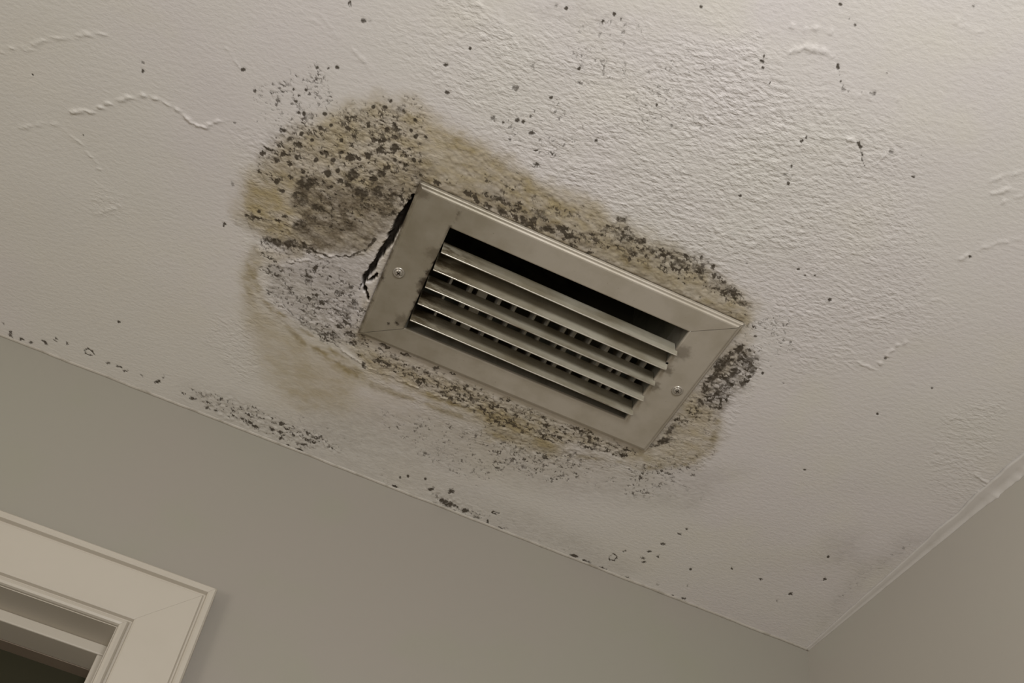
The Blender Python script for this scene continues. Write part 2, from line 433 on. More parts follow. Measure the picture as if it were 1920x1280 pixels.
('d',0.35,9.6,[(-811.6,-525.9),(-741.1,-533.5),(-653.7,-521.3),(-598.9,-527.2),(-618.4,-502.7),(-689.5,-489.0),(-757.1,-498.2),(-796.2,-486.0)]),
('d',0.4,13.2,[(-629.5,-192.6),(-558.8,-206.0),(-491.5,-195.4),(-505.4,-159.2),(-570.1,-144.6),(-616.8,-162.3)]),
('e',0.45,21.0,[(-343.4,-242.1),(-378.7,-163.4),(-517.7,-117.1),(-609.4,-144.5),(-477.2,-198.1)]),
('s',0.22,49.7,[(-830.8,-216.6),(-477.2,-198.1),(-381.3,-197.2),(-517.7,-117.1),(-748.3,-98.8),(-878.5,-69.3),(-923.1,-127.9)]),
('r',0.35,8.7,[(-999.2,-364.2),(-957.0,-469.0),(-861.5,-546.9),(-796.2,-533.3),(-820.4,-467.0),(-916.4,-320.5),(-989.8,-323.1)]),
('r',0.4,7.5,[(-434.6,-331.9),(-376.2,-460.6),(-344.3,-367.4),(-331.7,-248.9),(-403.0,-207.4)]),
('r',0.35,9.7,[(-806.2,-229.9),(-419.3,-237.0),(-405.6,-182.9),(-609.4,-144.5),(-802.8,-173.5)])]
# spots of mould: x, y, half length, half width, angle, density
SPOTS = [(-952.7,-450.9,5.6,4.2,139,1.0),(-948.7,-436.4,6.9,4.0,173,1.0),(-955.2,-423.4,4.1,3.4,108,1.0),(-923.8,-453.3,6.8,3.3,177,1.0),(-970.1,-421.1,4.1,3.4,109,1.0)
,(-964.5,-432.9,4.1,3.3,109,1.0),(-986.1,-423.0,3.5,2.8,110,1.0),(-962.9,-396.8,4.6,3.7,127,1.0),(-937.9,-422.0,2.8,2.3,106,1.0),(-955.9,-387.8,5.8,3.6,-166,0.8)
,(-931.8,-409.2,13.8,9.0,146,0.95),(-930.2,-389.5,13.7,8.5,82,0.6),(-886.8,-442.1,9.9,7.5,141,1),(-858.4,-458.9,7.1,5.2,116,1.0),(-869.0,-484.7,4.8,4.1,130,1.0)
,(-854.8,-493.6,5.4,4.7,129,1.0),(-895.8,-460.8,5.0,4.2,128,1.0),(-888.4,-465.0,3.9,3.4,104,1.0),(-878.5,-472.6,5.5,4.7,127,1.0),(-855.0,-469.0,5.2,4.5,100,1.0)
,(-859.2,-514.8,4.1,2.9,147,1.0),(-868.8,-509.4,3.1,2.7,106,1.0),(-864.5,-536.7,5.1,4.0,145,0.6),(-935.9,-496.8,3.0,2.3,140,1.0),(-956.0,-487.2,2.6,2.1,112,1.0)
,(-961.6,-485.8,2.6,2.1,113,1.0),(-971.4,-459.4,4.3,3.0,143,1.0),(-963.0,-452.7,3.3,2.7,110,1.0),(-952.0,-464.1,3.3,2.7,110,1.0),(-898.9,-486.4,3.6,2.9,136,0.8)
,(-913.0,-431.4,4.8,4.0,104,1.0),(-913.7,-418.9,3.5,2.9,104,1.0),(-904.7,-418.3,2.8,2.3,103,1.0),(-896.7,-429.4,4.1,3.4,103,1.0),(-903.7,-440.2,3.4,2.8,104,1.0)
,(-872.1,-425.7,9.4,7.6,135,0.95),(-854.4,-435.9,9.3,6.6,80,0.9),(-910.3,-385.2,10.7,5.7,174,0.8),(-937.4,-390.4,7.7,5.2,143,0.8),(-923.8,-354.8,11.8,8.1,142,0.75)
,(-859.6,-415.0,7.5,5.3,145,0.6),(-835.4,-438.1,9.5,4.7,97,0.55),(-887.0,-430.6,8.1,5.4,-159,0.9),(-864.5,-448.9,6.1,4.4,145,1.0),(-895.6,-385.8,8.9,5.4,147,0.5)
,(-870.8,-379.2,8.9,5.5,147,0.5),(-839.9,-413.7,11.1,4.2,101,0.5),(-982.3,-338.6,6.1,2.9,168,1),(-972.9,-340.2,8.2,2.8,161,1),(-947.6,-317.5,13.9,6.0,165,0.95)
,(-926.9,-324.8,10.1,7.0,141,0.95),(-914.8,-329.4,7.6,5.1,157,0.9),(-902.2,-329.4,8.8,3.7,165,0.8),(-1006.4,-312.4,3.5,2.6,129,1.0),(-972.7,-350.2,3.0,2.4,105,1.0)
,(-949.6,-348.8,4.0,2.7,142,1.0),(-943.0,-358.2,4.5,2.7,147,1.0),(-799.5,-476.6,4.1,3.9,160,1),(-1008.9,-370.5,4.1,2.4,85,0.5),(-935.7,-479.3,3.2,2.7,110,1.0)
,(-925.5,-488.1,2.6,2.2,110,1.0),(-910.6,-476.7,3.2,2.8,107,1.0),(-908.1,-492.5,3.2,2.7,109,1.0),(-888.9,-504.4,3.5,2.9,138,1.0),(-890.3,-526.9,3.0,2.7,110,1.0)
,(-879.0,-532.2,3.4,2.3,149,1.0),(-875.3,-540.3,2.4,2.1,110,1.0),(-845.3,-531.8,2.4,2.2,105,1.0),(-838.4,-516.2,3.1,2.8,102,1.0),(-845.6,-519.3,2.5,2.2,103,1.0)
,(-878.8,-492.1,3.6,2.9,137,1.0),(-868.3,-497.2,3.2,2.8,104,1.0),(-906.4,-463.2,3.1,2.4,138,1.0),(-940.0,-462.5,2.6,2.2,109,1.0),(-929.7,-441.5,3.4,2.8,107,1.0)
,(-911.8,-450.2,3.3,2.8,106,1.0),(-950.4,-410.2,3.5,2.8,106,1.0),(-850.2,-480.3,3.2,2.8,101,1.0),(-837.5,-479.6,3.6,2.5,148,1.0),(-831.2,-489.6,3.2,2.8,98,1.0)
,(-762.9,-478.4,5.8,3.9,-171,1.0),(-752.7,-476.3,5.7,3.6,53,1.0),(-739.7,-474.8,8.2,2.6,-173,1.0),(-719.9,-475.2,7.7,3.3,-172,1.0),(-693.0,-475.5,10.7,5.2,-174,1.0)
,(-708.9,-486.6,7.2,5.8,71,0.7),(-681.9,-492.1,10.0,8.4,-177,0.6),(-666.9,-478.2,6.0,3.3,-171,1.0),(-682.6,-474.1,4.8,3.3,-169,0.9),(-632.9,-472.9,6.6,2.7,177,1.0)
,(-612.3,-474.1,3.5,3.4,152,1.0),(-601.2,-525.3,8.0,3.9,160,0.7),(-570.2,-511.5,7.6,4.6,167,0.8),(-581.4,-508.0,3.5,3.3,171,0.7),(-518.6,-506.8,12.1,5.9,179,0.6)
,(-427.4,-490.7,13.7,3.4,177,0.6),(-730.9,-488.6,5.3,3.8,150,0.8),(-721.0,-487.8,5.9,3.2,152,0.7),(-657.3,-486.8,4.7,2.6,177,0.6),(-551.7,-506.6,4.6,4.0,161,0.6)
,(-465.3,-496.7,4.8,2.1,166,0.6),(-503.0,-508.6,7.3,3.9,180,0.5),(-405.1,-407.6,15.5,8.4,90,0.95),(-397.2,-436.1,10.8,3.7,64,1),(-376.6,-423.1,9.6,6.0,54,0.8)
,(-384.9,-402.1,8.5,5.7,87,0.8),(-401.8,-388.2,10.2,6.3,86,0.8),(-401.7,-366.5,9.0,4.2,87,0.9),(-383.2,-370.0,6.3,5.0,156,0.7),(-378.9,-386.7,8.0,3.9,108,0.7)
,(-401.5,-267.7,12.8,7.0,118,0.85),(-404.3,-287.2,14.3,4.5,94,0.7),(-409.1,-253.7,6.9,3.7,134,0.8),(-372.5,-346.8,5.9,2.5,166,0.7),(-396.7,-346.0,4.3,3.8,51,0.8)
,(-406.4,-306.6,3.7,2.4,101,0.9),(-891.2,-307.2,5.4,3.2,112,1),(-894.7,-288.5,8.3,6.7,108,0.75),(-899.8,-294.4,6.9,3.3,78,0.9),(-879.9,-267.8,4.5,2.5,-162,1.0)
,(-869.4,-262.8,5.8,3.3,-162,1.0),(-835.7,-260.1,10.8,3.9,85,0.7),(-833.9,-283.2,7.2,1.9,81,0.8),(-840.7,-237.4,4.3,3.3,92,1.0),(-841.5,-221.2,8.6,4.4,-176,0.9)
,(-823.6,-232.7,8.7,4.3,-166,0.9),(-817.2,-219.2,6.8,3.5,-165,1),(-804.6,-206.9,5.5,2.6,-161,1),(-793.3,-194.6,6.5,3.0,55,0.9),(-878.1,-219.4,10.6,3.4,-163,0.5)
,(-863.4,-217.9,9.4,2.6,-163,0.5),(-778.1,-236.5,10.0,2.6,180,1),(-750.5,-236.2,8.7,2.6,180,1),(-779.0,-228.4,8.1,2.6,-169,0.8),(-761.3,-225.5,9.7,3.4,-163,0.7)
,(-734.1,-220.9,9.8,2.6,-163,0.6),(-716.4,-222.8,8.3,2.6,-169,0.7),(-698.8,-215.6,8.4,2.6,-169,0.7),(-685.6,-200.7,8.4,2.7,-176,0.8),(-673.1,-197.4,5.6,2.7,-174,0.9)
,(-685.3,-237.8,5.5,1.7,-176,0.9),(-707.9,-235.2,5.0,4.2,131,0.7),(-639.9,-751.3,2.0,1.8,-164,1.0),(-529.7,-804.1,1.9,1.4,169,1.0),(-507.8,-794.1,1.9,1.4,170,1.0)
,(-563.2,-732.3,2.5,2.0,171,1.0),(-564.2,-737.3,1.6,1.4,24,1.0),(-558.8,-726.5,1.6,1.4,25,1.0),(-545.6,-718.0,1.6,1.4,27,1.0),(-498.0,-756.7,3.1,1.9,48,1.0)
,(-487.5,-747.1,1.7,1.3,26,1.0),(-480.3,-741.3,3.1,2.5,-179,0.6),(-453.3,-750.1,2.8,2.2,26,0.6),(-455.2,-769.5,1.6,1.3,24,0.6),(-434.3,-702.7,3.5,1.9,35,1.0)
,(-424.8,-694.2,1.5,1.2,31,1.0),(-402.3,-708.9,3.2,2.6,-172,0.6),(-367.0,-696.4,2.2,1.8,17,1.0),(-505.9,-603.9,2.5,2.1,172,1.0),(-485.2,-681.1,2.5,1.4,158,1.0)
,(-483.4,-686.3,1.6,1.3,-177,1.0),(-478.1,-654.8,1.8,1.5,35,1.0),(-478.7,-644.7,3.0,1.8,131,0.6),(-470.2,-637.7,2.2,1.8,37,1.0),(-426.2,-848.9,2.9,1.3,45,0.6)
,(-375.3,-718.3,1.5,1.1,30,0.6),(-944.5,-616.4,3.5,1.6,74,0.8),(-926.6,-605.8,3.3,2.9,125,0.8),(-921.4,-608.7,2.7,1.5,152,0.5),(-821.2,-625.6,2.1,2.0,122,1.0)
,(-836.8,-599.8,3.3,1.6,144,0.9),(-757.2,-637.0,3.7,3.7,97,0.5),(-764.7,-608.7,3.8,3.7,93,0.6),(-825.2,-574.6,3.3,2.2,162,1.0),(-728.0,-614.6,2.7,2.2,177,1.0)
,(-752.3,-698.3,2.0,1.9,175,1.0),(-761.6,-696.7,2.5,2.4,170,0.5),(-708.7,-712.4,2.2,1.9,165,1.0),(-715.7,-702.2,2.0,1.5,159,1.0),(-701.0,-711.6,2.4,1.5,81,0.7)
,(-715.9,-652.3,1.9,1.8,32,1.0),(-708.4,-639.5,4.2,1.6,155,0.7),(-719.4,-665.0,2.6,1.0,63,0.6),(-727.8,-663.4,3.1,1.0,74,0.5),(-729.8,-572.5,4.4,2.9,154,0.8)
,(-772.2,-568.7,3.9,3.4,146,0.6),(-748.7,-578.1,3.3,2.8,150,0.8),(-742.8,-579.7,2.3,2.2,79,1.0),(-738.2,-588.1,2.3,2.2,76,0.7),(-667.0,-594.5,2.3,2.2,53,0.9)
,(-718.0,-557.4,3.4,1.2,143,0.9),(-701.2,-562.3,5.6,1.2,-179,0.8),(-710.7,-543.0,3.9,3.0,152,0.8),(-630.4,-652.5,1.7,1.5,36,1.0),(-615.2,-656.1,1.6,1.1,159,0.7)
,(-640.9,-687.5,1.5,1.0,159,0.6),(-718.7,-569.5,2.2,1.8,153,0.6),(-747.2,-555.7,2.2,1.8,151,0.7),(-761.4,-570.1,1.7,1.6,87,1.0),(-1127.4,-456.4,2.7,2.0,120,1.0)
,(-1129.4,-465.9,2.7,1.9,71,0.6),(-1028.0,-505.5,3.0,2.2,140,1.0),(-1242.3,-398.0,1.8,1.3,121,1.0),(-1180.4,-351.9,1.9,1.3,116,0.7),(-956.9,-540.6,2.9,2.1,142,0.8)
,(-945.5,-545.3,2.3,1.6,146,0.8),(-937.6,-549.6,2.8,2.1,143,0.9),(-1010.6,-488.8,2.6,2.1,116,0.8),(-993.7,-494.8,3.7,1.9,-175,0.7),(-973.5,-507.6,1.9,1.6,116,1.0)
,(-960.9,-513.5,1.9,1.6,115,1.0),(-966.0,-504.2,1.9,1.6,115,1.0),(-967.0,-496.7,1.9,1.6,114,1.0),(-956.0,-487.2,2.6,2.1,112,1.0),(-1023.4,-443.8,2.5,1.7,140,0.6)
,(-1146.7,-265.6,2.2,1.3,139,0.5),(-350.4,-539.9,2.7,2.5,133,1),(-258.5,-648.3,2.1,1.7,22,1.0),(-249.2,-502.0,2.8,2.2,35,0.7),(-177.0,-490.5,2.5,1.9,34,0.7)
,(-204.8,-429.9,2.2,1.8,36,1),(-402.2,-556.7,2.3,2.0,178,0.8),(-391.4,-553.8,2.2,1.4,157,0.7),(-382.6,-558.4,1.7,1.3,167,0.9),(-454.9,-538.7,2.3,1.4,156,0.6)
,(-223.3,-312.0,2.6,1.9,155,0.8),(-372.5,-346.8,5.7,2.6,151,0.8),(-2.3,-435.6,2.9,2.2,27,0.9),(-355.4,-418.3,2.4,1.8,51,1.0),(-392.4,-460.5,2.4,2.2,-177,0.7)
,(-326.9,-417.2,1.9,1.6,169,0.6),(-296.7,-124.4,4.4,2.8,148,0.8),(-292.4,-138.6,2.7,1.8,60,1.0),(-303.7,-95.4,4.5,2.8,168,0.8),(-313.0,-70.9,3.8,2.9,145,0.9)
,(-296.4,-69.0,4.0,2.9,93,1.0),(-313.3,-54.4,4.6,2.3,147,0.7),(-308.1,-46.7,4.6,2.3,147,0.8),(-244.7,-68.4,2.9,2.3,61,0.9),(-196.9,-101.2,3.5,2.6,57,1.0)
,(-148.7,-101.1,3.5,2.6,56,1.0),(-96.1,-97.8,3.6,2.9,52,1.0),(-77.3,-149.1,4.7,3.2,52,1.0),(-103.3,-72.9,3.7,2.2,55,0.5),(-101.0,-190.5,3.3,2.1,52,1.0)
,(-218.4,-6.0,3.9,3.1,143,0.8),(-236.0,-2.2,3.2,3.0,102,0.9),(-322.8,0.6,5.5,3.0,165,1.0),(-312.4,-3.1,4.0,3.6,127,0.7),(-351.8,-2.5,8.6,4.2,165,1.0)
,(-380.1,-3.1,7.8,4.2,165,1.0),(-400.1,-4.6,7.8,4.7,165,1.0),(-343.8,-53.2,4.3,2.1,114,0.8),(-229.6,-34.0,3.7,2.3,61,0.5),(-266.6,-11.9,3.7,2.3,62,0.5)
,(-539.7,-7.9,6.8,2.3,68,0.9),(-514.3,-6.2,9.3,2.3,156,0.8),(-604.8,-11.4,9.4,7.7,-169,0.95),(-610.0,-37.2,5.8,5.0,110,0.9),(-636.3,-26.6,5.6,4.2,136,0.9)
,(-577.2,-11.3,6.9,4.5,163,0.9),(-684.2,-4.6,5.3,3.3,171,1),(-621.8,-1.3,4.8,3.2,140,0.9),(-556.2,-7.1,7.7,3.4,163,0.6),(-614.7,-13.2,5.6,3.8,78,1.0)
,(-591.6,-11.7,8.1,3.2,-166,0.8),(-650.9,-41.4,3.2,2.3,79,1.0),(-683.5,-25.9,3.3,2.3,81,0.7),(-674.2,-33.8,3.3,2.3,81,1.0),(-1242.9,-9.6,7.1,3.5,96,0.9)
,(-1228.2,-7.5,5.5,2.7,150,0.9),(-1215.0,-8.5,4.3,2.5,136,0.7),(-1196.8,-19.3,6.0,3.2,-157,0.9),(-1183.9,-31.2,5.4,1.5,134,0.8),(-1168.0,-32.7,4.8,1.2,86,0.8)
,(-1105.6,-105.1,3.1,2.2,116,1.0),(-1109.7,-26.6,4.9,2.6,142,0.7),(-1094.9,-27.4,4.5,1.9,160,0.8),(-1085.3,-23.2,3.6,2.5,122,1),(-1040.8,-27.6,5.3,2.9,129,1)
,(-1034.5,-39.5,6.2,1.4,92,0.7),(-1003.2,-24.9,3.6,2.6,172,0.9),(-988.9,-22.0,5.3,3.0,157,0.9),(-864.6,-39.7,4.5,3.4,109,0.9),(-862.6,-22.8,4.8,2.9,141,0.9)
,(-828.3,-4.1,6.0,3.3,169,0.9),(-826.6,-18.0,7.2,3.0,147,0.8),(-819.9,-31.0,4.2,2.3,80,0.7),(-904.8,-19.3,4.9,2.9,141,1.0),(-897.9,-16.4,4.9,2.9,141,1.0)
,(-916.8,-20.4,4.1,2.8,134,0.8),(-967.5,-15.2,4.4,3.1,162,0.8),(-955.0,-17.9,4.2,2.8,134,0.8),(-873.9,-20.9,4.3,2.9,92,1.0),(-858.1,-11.5,4.1,2.9,133,1.0)
,(-845.7,-3.5,4.0,2.0,-148,0.8),(-993.4,-37.7,4.7,1.9,148,0.6),(-1253.1,-22.0,4.8,1.4,89,0.6),(-1063.5,-27.8,3.5,2.1,-166,0.6)]
# strokes: (m mould line | o ochre tide line | h open split in the plaster | c raised crack, density, points with half width)
STROKES = [
('h',1,[(-816.8,-450.2,1.56),(-817.3,-430.2,3.82),(-819.6,-414.9,5.16),(-821.8,-391.5,4.28),(-823.5,-373.4,4.35),(-827.6,-357.8,3.05),(-829.8,-336.3,3.45),(-832.9,-323.1,2.79),(-832.0,-311.7,1.41),(-825.1,-303.4,2.49),(-819.2,-293.5,1.79)]),
('h',0.9,[(-831.1,-317.3,1.4),(-823.0,-324.0,2.45),(-821.8,-334.6,1.04)]),
('h',0.9,[(-832.7,-313.9,1.06),(-834.0,-303.0,0.71)]),
('m',0.85,[(-898.9,-329.4,1.37),(-879.4,-331.3,1.03),(-867.8,-337.2,1.03),(-855.5,-345.1,1.36),(-842.6,-362.9,1.35),(-839.0,-378.2,1.99)]),
('m',0.55,[(-914.5,-236.5,1.11),(-889.6,-222.5,1.51),(-859.2,-215.5,1.52),(-827.1,-204.4,1.16),(-786.7,-192.3,0.79),(-735.9,-195.2,0.79),(-692.5,-198.9,1.19),(-669.0,-196.6,1.6)]),
('m',0.6,[(-996.9,-325.8,1.01),(-974.1,-339.6,1.34),(-949.9,-347.1,1.0),(-923.7,-347.1,1.01)]),
('m',0.6,[(-529.7,-804.1,0.35),(-517.7,-798.4,0.35),(-507.8,-794.1,0.35)]),
('m',0.55,[(-498.0,-756.7,0.39),(-488.2,-747.3,0.4),(-480.3,-741.3,0.4),(-466.5,-745.0,0.3),(-453.3,-750.1,0.3)]),
('m',0.7,[(-434.3,-702.7,0.42),(-424.8,-694.2,0.43),(-419.0,-688.8,0.43),(-409.8,-682.4,0.43)]),
('m',0.4,[(-485.2,-681.1,0.43),(-478.6,-668.0,0.43),(-478.1,-654.8,0.44),(-477.4,-642.7,0.44),(-470.2,-637.7,0.45),(-470.2,-622.9,0.45)]),
('m',0.4,[(-841.8,-252.4,0.74),(-818.5,-223.3,1.14),(-780.4,-195.7,1.18),(-734.4,-191.0,0.79),(-669.7,-198.3,1.2)]),
('m',0.4,[(-780.4,-195.7,0.78),(-734.2,-211.1,0.78),(-670.7,-200.8,1.19)]),
('m',0.9,[(-354.0,-40.1,1.23),(-348.5,-39.4,1.23),(-344.5,-33.6,1.23),(-346.2,-27.0,1.24),(-352.6,-25.8,1.24),(-357.2,-31.3,1.23),(-354.0,-40.1,1.23)]),
('m',1,[(-1142.3,-33.4,1.34),(-1137.8,-38.9,1.34),(-1132.2,-34.8,1.34),(-1130.2,-30.8,1.35),(-1136.4,-26.5,1.35),(-1141.0,-28.1,1.35),(-1142.3,-33.4,1.34)]),
('m',0.9,[(-532.7,-32.9,1.15),(-540.7,-31.9,1.15),(-541.6,-26.3,1.16),(-534.9,-26.4,1.16)]),
('c',0.8,[(-1278.6,-411.9,2.07),(-1250.8,-427.3,2.05),(-1234.8,-442.0,2.02),(-1207.9,-459.3,2.0),(-1191.8,-469.1,1.99),(-1170.2,-477.9,1.98)]),
('c',1.2,[(-1199.1,-373.1,2.18),(-1176.3,-385.3,2.16),(-1152.3,-408.7,2.13),(-1136.2,-421.5,2.11),(-1122.7,-430.5,2.09),(-1099.5,-433.8,2.1),(-1080.8,-429.6,2.11),(-1064.0,-420.9,2.14),(-1052.6,-424.4,2.14),(-1045.6,-434.5,2.12),(-1029.5,-444.1,2.11)]),
('c',0.6,[(-1249.9,-328.2,1.93),(-1226.8,-346.2,1.9),(-1209.0,-351.3,1.9),(-1183.4,-340.6,1.93),(-1162.9,-324.1,1.97),(-1155.7,-316.6,1.98)]),
('c',0.7,[(-1154.6,-256.1,1.74),(-1145.7,-263.0,1.74),(-1128.3,-278.7,1.72)]),
('c',0.5,[(-1278.4,-407.0,1.48),(-1245.0,-425.7,1.47)]),
('c',1.2,[(-544.8,-748.6,1.71),(-535.2,-759.6,1.69),(-525.4,-762.0,1.69),(-509.0,-763.1,1.7)]),
('c',1,[(-558.8,-769.0,1.43),(-541.1,-776.1,1.42),(-521.8,-780.8,1.42)]),
('c',1,[(-470.9,-693.6,1.58),(-451.9,-700.9,1.58),(-436.1,-704.3,1.58)]),
('c',0.8,[(-265.5,-641.8,1.74),(-252.4,-665.1,1.71),(-228.1,-689.4,1.68)]),
('c',1,[(-249.1,-492.5,2.35),(-250.1,-521.4,2.28),(-243.9,-531.6,2.27)]),
('c',0.6,[(-270.4,-482.6,2.02),(-240.4,-481.1,2.03)]),
('c',0.8,[(-9.9,-348.3,2.76),(-23.6,-401.7,2.64),(-43.3,-406.3,2.62)]),
('c',0.8,[(-297.9,-724.6,1.86),(-290.6,-737.7,1.83),(-278.8,-745.4,1.82)]),
('c',0.8,[(-288.0,-713.3,1.88),(-278.8,-724.4,1.86),(-264.4,-729.5,1.86)]),
('c',0.7,[(-275.5,-706.3,1.36),(-268.3,-719.8,1.34),(-261.6,-726.4,1.33)]),
('c',0.4,[(-574.3,-517.6,1.23),(-585.7,-526.6,1.22)]),
('c',0.9,[(-838.8,-667.3,1.5),(-811.8,-668.9,1.5),(-794.5,-655.0,1.53),(-765.1,-640.3,1.57)]),
('c',0.25,[(-968.3,-591.7,1.58),(-929.4,-575.4,1.62),(-902.7,-564.2,1.65)]),
('c',0.6,[(-1049.1,-519.8,1.11),(-1038.8,-512.5,1.12),(-1028.5,-505.2,1.13)]),
('c',0.6,[(-407.0,-690.2,1.07),(-402.4,-708.2,1.05)]),
('c',0.5,[(-432.0,-832.6,1.37),(-409.4,-832.7,1.38),(-394.8,-842.0,1.37)]),
('c',0.5,[(-489.0,-735.5,1.26),(-450.9,-747.8,1.25),(-421.7,-755.9,1.25)]),
('c',0.5,[(-301.8,-534.0,1.6),(-271.4,-566.3,1.56),(-251.4,-592.6,1.53)]),
('c',0.25,[(-989.4,-587.6,1.31),(-954.0,-581.3,1.33),(-916.1,-569.8,1.36),(-885.6,-547.9,1.4)]),
('c',1.0,[(-988.0,-343.4,2.0),(-962.0,-343.3,2.01),(-935.6,-342.6,2.02),(-899.7,-332.2,2.05),(-867.4,-335.8,2.06),(-835.5,-361.8,2.02)]),
('c',0.8,[(-963.7,-296.4,2.09),(-915.4,-316.9,2.07),(-891.0,-325.3,2.07)]),
('c',0.8,[(-934.3,-286.6,2.12),(-912.5,-306.1,2.09),(-879.8,-332.7,2.06)]),
('c',0.6,[(-955.3,-232.8,1.84),(-921.6,-237.2,1.85),(-889.6,-222.5,1.88),(-843.2,-210.0,1.92)]),
('c',0.9,[(-827.1,-204.4,1.93),(-786.7,-192.3,1.96),(-735.9,-195.2,1.98),(-668.3,-194.9,2.0)]),
('c',0.9,[(-820.4,-467.0,1.84),(-820.8,-441.7,1.89),(-822.8,-411.0,1.94),(-826.5,-370.4,2.01),(-832.7,-343.0,2.06),(-835.6,-316.6,2.11)]),
('c',0.9,[(-746.0,-471.7,1.86),(-706.4,-469.5,1.88),(-659.6,-466.9,1.9)]),
('c',0.9,[(-765.2,-194.1,2.36),(-704.9,-192.1,2.39),(-668.3,-194.9,2.4),(-631.3,-196.9,2.41)]),
('o',0.65,[(-964.4,-271.1,5.35),(-938.0,-233.0,5.55),(-881.8,-194.0,5.79),(-819.4,-179.4,5.92),(-771.4,-168.6,6.02),(-712.6,-172.3,6.06),(-653.3,-176.1,6.1),(-600.0,-177.3,6.15),(-537.5,-176.8,6.21),(-488.5,-189.4,6.2),(-440.6,-203.6,6.18),(-398.4,-213.5,6.18),(-355.3,-248.6,6.05),(-345.2,-290.3,5.86),(-360.9,-328.2,5.67)]),
('o',0.45,[(-800.3,-528.1,5.81),(-735.7,-521.2,5.93),(-680.7,-511.4,6.06),(-627.4,-520.1,6.07)]),
('o',0.4,[(-797.7,-505.9,3.57),(-742.8,-508.8,3.6),(-693.5,-497.8,3.67)]),
('o',0.5,[(-830.8,-216.6,3.82),(-765.2,-194.1,3.93),(-704.9,-192.1,3.98),(-643.6,-190.0,4.03)]),
('o',0.35,[(-963.7,-296.4,9.07),(-965.7,-253.5,9.41),(-951.6,-217.0,9.72)]),
('o',0.5,[(-917.6,-221.4,4.5),(-855.6,-203.3,4.61),(-790.2,-180.4,4.75)]),
('o',0.5,[(-731.4,-182.5,3.59),(-631.3,-196.9,3.61),(-510.1,-201.3,3.67)])]


def spacing(stops):
    out = []
    for (a, s), (b, _) in zip(stops, stops[1:]):
        n = max(1, int(round((b - a) / s)))
        out.append(np.linspace(a, b, n, endpoint=False))
    out.append([stops[-1][0]])
    return np.concatenate(out)


gx = spacing([(-2600, 40), (-1330, 2.2), (-1080, 1.7), (-960, 1.0), (-360, 1.7), (0, 1)])
gy = spacing([(-3000, 60), (-960, 2.4), (-720, 1.7), (-560, 1.0), (-175, 1.5), (0, 1)])
X, Y = np.meshgrid(gx, gy)
X = X.astype(np.float64)
Y = Y.astype(np.float64)
sh = X.shape
# the outlines wander, so that no mark has a drawn edge
WX = X + (fbm(X / 16, Y / 16, 1, 3) - 0.5) * 16 + (fbm(X / 3.6, Y / 3.6, 2, 2) - 0.5) * 4.5
WY = Y + (fbm(X / 16, Y / 16, 3, 3) - 0.5) * 16 + (fbm(X / 3.6, Y / 3.6, 4, 2) - 0.5) * 4.5
# a gentler wander for the small marks
VX = X + (fbm(X / 5, Y / 5, 5, 2) - 0.5) * 4.0
VY = Y + (fbm(X / 5, Y / 5, 6, 2) - 0.5) * 4.0

UX = VX + (fbm(X / 1.8, Y / 1.8, 9, 2) - 0.5) * 5.0
UY = VY + (fbm(X / 1.8, Y / 1.8, 10, 2) - 0.5) * 5.0


def window(x0, x1, y0, y1, pad):
    i0, i1 = np.searchsorted(gx, [x0 - pad, x1 + pad])
    j0, j1 = np.searchsorted(gy, [y0 - pad, y1 + pad])
    return slice(j0, j1), slice(i0, i1)


def seg_dist(px, py, ax, ay, bx, by):
    dx, dy = bx - ax, by - ay
    t = np.clip(((px - ax) * dx + (py - ay) * dy) / (dx * dx + dy * dy + 1e-9), 0, 1)
    return np.hypot(px - ax - t * dx, py - ay - t * dy), t


def area_mask(pts, feather):
    xs = [p[0] for p in pts]
    ys = [p[1] for p in pts]
    w = window(min(xs), max(xs), min(ys), max(ys), feather + 12)
    px, py = WX[w], WY[w]
    d = np.full(px.shape, 1e9)
    ins = np.zeros(px.shape, bool)
    for (ax, ay), (bx, by) in zip(pts, pts[1:] + pts[:1]):
        d = np.minimum(d, seg_dist(px, py, ax, ay, bx, by)[0])
        if ay != by:
            ins ^= ((ay > py) != (by > py)) & (px < (bx - ax) * (py - ay) / (by - ay) + ax)
    d = np.where(ins, d, -d)
    return w, sstep(-feather * 0.5, feather * 0.5, d)


lay = {k: np.zeros(sh) for k in 'sgder'}
for k, v, fe, pts in AREAS:
    w, mk = area_mask(pts, fe * {'s': 1.7, 'g': 1.5}.get(k, 1.0))
    L = lay[k][w]
    lay[k][w] = 1 - (1 - L) * (1 - v * mk)

